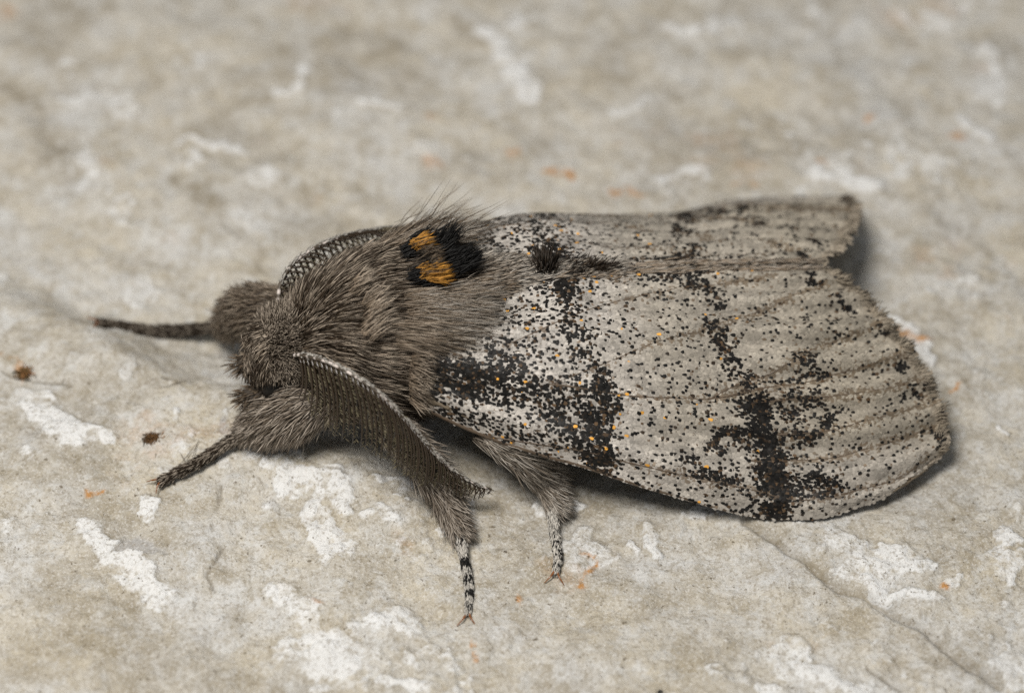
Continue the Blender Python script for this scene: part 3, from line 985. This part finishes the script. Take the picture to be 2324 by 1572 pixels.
    d = norm(du + nn * rng.normal(.18, .10, n)[:, None] + rng.normal(0, .22, (n, 3)))
    tn = rng.choice([.1, .5, .95], n)[:, None]
    part('root_fur', strands('root_fur', Pn - du * .05 + nn * rng.uniform(-.01, .02, n)[:, None], d, -nn * .18, rng.uniform(.05, .115, n), rng.uniform(.0016, .0028, n), BROWN_D * (1 - tn) + BROWN_M * tn, BROWN_D * 1.3 * (1 - tn) + BEIGE * tn, M_FUR, 5, .04), wo, kind='stuff')
    # long hair scales lying along the inner margin
    n = 520
    u = rng.uniform(.24, .96, n)
    v = np.abs(rng.normal(0, .010, n))
    Pn, du, dv, nn = w.frame(u, v)
    d = norm(AT + ZZ * rng.normal(.03, .05, n)[:, None] + AQ * rng.normal(0, .10, n)[:, None])
    tn = rng.random((n, 1))
    part('margin_hair', strands('margin_hair', Pn + nn * .003, d, np.broadcast_to(-.12 * ZZ, (n, 3)), rng.uniform(.05, .11, n), rng.uniform(.0015, .0026, n), BROWN_M * 1.3, BROWN_M * 1.2 * (1 - tn) + PALE * .9 * tn, M_FUR, 4), wo, kind='stuff')
    return wo


build_wing(near, 'speckled pale forewing with bold black bands and pleated outer edge')
build_wing(far, 'foreshortened speckled forewing beyond the back ridge with blunt tip')

# ---- antennae
shaft_ctrl = [(668, 806, .60), (690, 806, .64), (740, 820, .67), (800, 850, .67), (860, 892, .63), (920, 950, .52), (980, 1020, .37), (1030, 1068, .25), (1080, 1099, .17), (1106, 1108, .145)]
shaft = spline([zpt(*p) for p in shaft_ctrl], 140)


def unit_barb(name):
    s = np.linspace(0, 1, 7)
    path = np.stack([.05 * np.sin(s * 3.0), .03 * s ** 2, s], -1)
    v, q, t = tube(path, .011 * np.array([1, 1, .95, .9, .8, .65, .4]), 5)
    return mixed_mesh(name, v, q, t, M_BARB)


# the unit barb is 1 long and keeps its thickness by scaling x and y separately
BARB = unit_barb('barb')


shaft_far = spline([zpt(*p) for p in ((630, 690, .57), (638, 640, .62), (668, 595, .67), (720, 559, .69), (785, 534, .67), (860, 520, .61), (930, 515, .52), (1000, 512, .40), (1060, 510, .28))], 140)


def build_antenna(mir, lab):
    path = shaft_far if mir else shaft
    n = len(path)
    s = np.linspace(0, 1, n)
    v, q, t = tube(path, .0080 - .0045 * s ** .8, 8)
    # pale scale clumps along the upper side
    rep = np.repeat(s, 8)
    pat = (vnoise(rep * 90, 0 * rep, 601) > .55) * sstep(.0, .15, rep)
    topm = np.tile(np.arange(8), n)
    vn = norm(v[:-2] - np.repeat(path, 8, 0))
    upm = vn[:, 2] > -.1
    c = np.where((pat * upm)[:, None] > 0, np.array([.52, .46, .42]), np.array([.07, .055, .04]))
    c = np.vstack([c, c[:1], c[-1:]])
    an = part('antenna', mixed_mesh('antenna', v, q, t, M_SHAFT, True, c), label=lab)
    # loose pale scales on the shaft
    m = 300
    k = rng.integers(8, n - 4, m)
    T = norm(np.gradient(path, axis=0))[k]
    rv = norm(ZZ + rng.normal(0, .5, (m, 3)))
    rv = norm(rv - T * np.sum(rv * T, 1, keepdims=True))
    rt = path[k] + rv * (.0125 - .0075 * s[k] ** .8)[:, None] * .9
    tn = rng.random((m, 1)) ** .7
    part('shaft_scales', strands('shaft_scales', rt, norm(T + rv * .25), 0 * rt, rng.uniform(.012, .022, m), rng.uniform(.002, .0034, m), PALE * .4, PALE * (.25 + .9 * tn), M_FUR, 4), an, kind='stuff')
    # two rows of barbs
    nb = 44
    ks = np.linspace(5, n - 2, nb).astype(int)
    cil_r, cil_d, cil_l = [], [], []
    Tn = norm(np.gradient(path, axis=0))
    inv = None
    for row in (0, 1):
        for i, kk in enumerate(ks):
            x = s[kk]
            ln = .36 * rng.uniform(.90, 1.06) * np.interp(x, [0, .05, .13, .4, .56, .74, .87, .97, 1], [.4, .6, .85, .82, .66, .42, .28, .14, .05])
            lean = .10 * np.sin(x * 5) + .30 * sstep(.75, 1, x) - .06
            dn = (AT * lean + AQ * (.34 if row == 0 else -.10) - ZZ)
            if row == 1:
                ln *= .9
            if mir:
                dn = (AT * .9 + AQ * .12 - ZZ * .45) if row == 0 else (AT * lean + AQ * .05 - ZZ)
                ln *= .42 if row == 0 else .8
            dn = norm(dn + rng.normal(0, .018, 3))
            xa = norm(Tn[kk] - dn * (Tn[kk] @ dn))
            ya = np.cross(dn, xa)
            thick = .50 - .14 * x
            M = Matrix(((xa[0] * thick, ya[0] * thick, dn[0] * ln, path[kk, 0]), (xa[1] * thick, ya[1] * thick, dn[1] * ln, path[kk, 1]), (xa[2] * thick, ya[2] * thick, dn[2] * ln, path[kk, 2]), (0, 0, 0, 1)))
            b = bpy.data.objects.new('barb', BARB)
            col.objects.link(b)
            b.parent = an
            b.matrix_basis = M
            # cilia of this barb
            m = int(60 * ln / .3) + 3
            a = rng.random(m)
            yb = ya if (ya @ AQ) < 0 else -ya
            cil_r.append(path[kk] + yb * .007 + dn * (ln * a)[:, None] + xa * (.05 * thick * np.sin(a * 3.0))[:, None])
            sg = np.where(rng.random(m) < .5, 1, -1)[:, None]
            cil_d.append(norm(xa * sg + dn * .75 + xa * rng.normal(0, .25, (m, 1)) + dn * rng.normal(0, .25, (m, 1)) + ya * rng.normal(0, .05, (m, 1))))
            cil_l.append(rng.uniform(.012, .030, m))
    R, D, Lc = np.vstack(cil_r), np.vstack(cil_d), np.concatenate(cil_l)
    part('cilia', strands('cilia', R, D, .15 * np.broadcast_to(-ZZ, R.shape), Lc, .0013, np.array([.14, .118, .074]), np.array([.24, .205, .13]), M_FUR, 3), an, kind='stuff')
    return an


build_antenna(False, 'feathery brown antenna hanging beside the body with a pale scaled shaft')
build_antenna(True, 'feathery brown antenna curving over the far shoulder')

# ---- eyes and palps
def ball(center, rad, nu=16, nv=24):
    th = np.linspace(0.02, math.pi - .02, nu)[:, None]
    ph = np.linspace(0, 2 * math.pi, nv, endpoint=False)[None]
    x = np.sin(th) * np.cos(ph); y = np.sin(th) * np.sin(ph); z = np.cos(th) + 0 * ph
    V = center + np.stack([x * rad[0], y * rad[1], z * rad[2]], -1).reshape(-1, 3)
    return V, grid_faces(nu, nv, True)


for sg in (1, -1):
    V, F = ball(W(-2.61, sg * .112, .395), (.055, .055, .060))
    part('eye', poly_mesh('eye', V, F, M_EYE))
    pth = spline([W(-2.56, sg * .06, .36), W(-2.65, sg * .08, .335), W(-2.73, sg * .09, .335)], 14)
    rr = .036 * np.sin(np.linspace(.7, 2.7, 14)) + .012
    po = part('palp', tube_mesh('palp', pth, rr, M_SKIN, 10))
    m = 420
    k = rng.integers(0, 14, m)
    o_ = norm(rng.normal(0, 1, (m, 3)))
    part('palp_fur', strands('palp_fur', pth[k] + o_ * rr[k][:, None] * .9, norm(o_ * .6 - AT * .8 - ZZ * .1), -.2 * np.broadcast_to(ZZ, (m, 3)), rng.uniform(.025, .05, m), .0022, BROWN_D * .7, BROWN_M * rng.uniform(.4, 1.6, (m, 1)), M_FUR, 4), po, kind='stuff')


# ---- legs
def build_leg(name_label, thigh, tarsus, rad_thigh, fur, seg_dark, claw_dirs, tars_rad=.020, hair_dir=None, dark_c=BLACK * 1.6, pale_c=PALE * .85, tars_hair=1.0, banded=True):
    """thigh: list of world points of the furred tibia; tarsus: world points to the claw"""
    lg = bpy.data.objects.new('leg', None)
    lg.empty_display_size = .1
    col.objects.link(lg)
    lg.parent = moth
    lg.matrix_parent_inverse = INV
    lg['label'] = name_label
    tp = spline(thigh, 30)
    s = np.linspace(0, 1, 30)
    r = np.interp(s, np.linspace(0, 1, len(rad_thigh)), rad_thigh)
    part('tibia', tube_mesh('tibia', tp, r, M_SKIN, 12), lg)
    n, ln, cdark = fur
    k = rng.integers(0, 30, n)
    T = norm(np.gradient(tp, axis=0))[k]
    o_ = rng.normal(0, 1, (n, 3))
    o_ = norm(o_ - T * np.sum(o_ * T, 1, keepdims=True))
    R = tp[k] + o_ * (r[k] * .95)[:, None] + rng.normal(0, .004, (n, 3))
    hd = np.zeros(3) if hair_dir is None else np.asarray(hair_dir, float)
    d = norm(T * 1.0 + o_ * .36 + hd + rng.normal(0, .20, (n, 3)))
    tn = np.clip(rng.choice([.1, .5, .95], n) + rng.normal(0, .1, n), 0, 1)[:, None]
    taper = .55 + .45 * np.sin(math.pi * np.clip(s[k] * .9 + .08, 0, 1))
    part('leg_fur', strands('leg_fur', R, d, hd * .3 - .15 * ZZ + 0 * R, ln * rng.uniform(.6, 1.2, n) * taper, rng.uniform(.0019, .0031, n), (BROWN_D * (1 - tn) + BROWN_M * tn) * cdark, (BROWN_M * (1 - tn) + BEIGE * 1.05 * tn) * cdark, M_FUR, 5, .03), lg, kind='stuff')
    tq = spline(tarsus, 61)
    edges = np.array([0, 20, 32, 42, 51, 60])
    for i in range(5):
        a, b = edges[i], edges[i + 1]
        pth = tq[a:b + 1]
        m = len(pth)
        x = np.linspace(0, 1, m)
        rr = tars_rad * (1 - .10 * i) * (.62 + .38 * np.sin(x * 2.4 + .25))
        seg = part('tarsus_segment', tube_mesh('tarsus_segment', pth, rr, M_SKIN, 8), lg)
        cnt = int(30 * m * tars_hair)
        k = rng.integers(0, m, cnt)
        T = norm(np.gradient(pth, axis=0))[k]
        o_ = rng.normal(0, 1, (cnt, 3))
        o_ = norm(o_ - T * np.sum(o_ * T, 1, keepdims=True))
        pd = seg_dark[i]
        # each segment: dark shaft, pale ring of scales at its end
        ringpos = x[k]
        dk = rng.random(cnt) < (np.where(ringpos > .62, pd * .10, pd) if banded else pd)
        c_ = np.where(dk[:, None], dark_c, pale_c * rng.uniform(.65, 1.15, (cnt, 1)))
        part('scales', strands('tarsus_scales', pth[k] + o_ * rr[k][:, None] * .8, norm(T + o_ * (.28 if banded else .42) + rng.normal(0, .1, (cnt, 3))), -o_ * .1, rng.uniform(.018, .034, cnt) * (1 if banded else 1.3), rng.uniform(.0028, .0042, cnt) * (1 if banded else .75), c_ * .8, c_, M_FUR, 4), seg, kind='stuff')
    e, dend = tq[-1], norm(tq[-1] - tq[-4])
    sidev = norm(np.cross(dend, ZZ))
    for sg in (1, -1):
        tipv = e + dend * .058 + sidev * sg * .038 - ZZ * .006
        pth = spline([e - dend * .012, e + dend * .032 + sidev * sg * .014 + ZZ * .010, tipv], 12)
        pth[:, 2] = np.maximum(pth[:, 2], H(pth[:, 0], pth[:, 1]) + .002)
        part('claw', tube_mesh('claw', pth, np.linspace(.0065, .0014, 12), M_CLAW, 6), lg)
    return lg


G = lambda x, y, dz: on_stone(float(x), float(y), dz)
build_leg('stout furry front leg stretched over the stone crest with dark banded foot',
          [zpt(770, 890, .40), zpt(705, 912, .36), zpt(630, 943, .28), G(560, 975, .075)], [G(590, 958, .085), G(515, 1006, .050), G(450, 1048, .030), G(400, 1073, .022), G(372, 1088, .018)],
          [.07, .098, .075, .026], (5600, .095, np.array([1.05, 1.1, 1.18])), [.4, .5, .6, .65, .6], None, .021, -.10 * ZZ, BROWN_D * .8, BEIGE * .62, 1.3, False)
build_leg('stout furry front leg reaching out past the head with amber claws',
          [zpt(690, 705, .40), zpt(615, 700, .39), zpt(555, 706, .31), G(512, 742, .10)], [G(505, 742, .085), G(430, 748, .055), G(350, 750, .035), G(290, 742, .022), G(232, 735, .018)],
          [.07, .088, .064, .030], (4600, .085, .75), [.6, .65, .7, .7, .6], None, .022, None, BROWN_D * .8, BEIGE * .45, 1.3, False)
build_leg('thin middle leg below the antenna with black and white banded foot',
          [zpt(880, 960, .30), zpt(950, 1040, .24), G(1000, 1120, .11), G(1040, 1205, .055)], [G(1036, 1190, .06), G(1050, 1250, .036), G(1060, 1300, .028), G(1065, 1345, .022), G(1062, 1390, .016)],
          [.055, .050, .034, .022], (2600, .11, np.array([1.0, 1.06, 1.15])), [.5, .9, .9, .9, .6], None, .019, .22 * AT)
build_leg('pale hind leg under the wing edge with white foot ringed in black',
          [zpt(1090, 975, .34), zpt(1160, 1025, .26), G(1220, 1085, .12), G(1254, 1150, .055)], [G(1252, 1140, .06), G(1257, 1195, .034), G(1262, 1230, .026), G(1266, 1262, .02), G(1262, 1294, .015)],
          [.042, .038, .028, .020], (2400, .13, np.array([1.25, 1.38, 1.55])), [.12, .40, .6, .7, .5], None, .019, .45 * AT)

# ------------------------------------------------------------------ small things on the stone
def clump(name, px, py, size, n, c0, c1, label, cat):
    c = on_stone(float(px), float(py))
    n *= 9
    r = rng.normal(0, .55, (n, 2)) * np.array([size, size * .7])
    R = np.stack([c[0] + r[:, 0], c[1] + r[:, 1], 0 * r[:, 0]], -1)
    R[:, 2] = H(R[:, 0], R[:, 1]) - .002 + rng.random(n) * size * .35 * np.exp(-(r ** 2).sum(1) / size ** 2)
    d = norm(rng.normal(0, 1, (n, 3)) * np.array([1, 1, .5]) + ZZ * .25)
    tn = rng.random((n, 1))
    cc = np.asarray(c0) * (1 - tn) + np.asarray(c1) * tn * (1 + r[:, :1] / size * .5)
    me = strands(name, R - c, d, rng.normal(0, .4, (n, 3)), size * rng.uniform(.25, .8, n), size * rng.uniform(.05, .11, n), cc, cc, M_CRUMB, 4)
    o = link(name, me)
    o.location = c
    o['label'] = label
    o['category'] = cat
    return o


mm = tinted('crumb_soil', .85, .2)
M_CRUMB = mm
clump('moss_crumb', 345, 995, .028, 34, (.035, .025, .012), (.20, .10, .04), 'brown and black crumb of dry moss beside the front foot', 'moss')
clump('moss_crumb', 55, 845, .030, 16, (.06, .05, .02), (.28, .13, .05), 'flat rusty crumb of dry moss below the stone crest', 'moss')
clump('dark_grain', 1497, 1569, .012, 7, (.01, .01, .01), (.03, .03, .03), 'tiny black grain alone on bare stone', 'grain')
clump('brown_grain', 1148, 1252, .008, 6, (.06, .04, .02), (.12, .08, .04), 'tiny brown grain between the two banded feet', 'grain')


def loose_hair(px, py, ang, ln, label):
    c = on_stone(float(px), float(py), .004)
    a = math.radians(ang)
    x = np.linspace(-.5, .5, 9) * ln
    p = np.stack([c[0] + x * math.cos(a), c[1] + x * math.sin(a) + .04 * ln * np.sin(x / ln * 6), 0 * x], -1)
    p[:, 2] = H(p[:, 0], p[:, 1]) + .006
    me = tube_mesh('loose_hair', p - c, .0014 * np.sin(np.linspace(.35, 2.9, 9)), M_HAIR, 5)
    o = link('loose_hair', me)
    o.location = c
    o['label'] = label
    o['category'] = 'hair'
    o['group'] = 'shed hairs lying on the stone'


M_HAIR = plain('shed_hair', (.10, .08, .06), .5, .3)
for px, py, ang, ln, lab in ((428, 1030, 60, .15, 'longest dark shed hair on the stone behind the front foot'), (443, 1020, 78, .10, 'short straight dark shed hair on the stone behind the front foot'),
                             (416, 1040, 120, .07, 'tiny dark shed hair crossing the longest one behind the front foot'), (405, 868, 20, .15, 'long dark shed hair lying along the stone crest'),
                             (385, 862, -25, .09, 'short dark shed hair tilted across the stone crest')):
    loose_hair(px, py, ang, ln, lab)
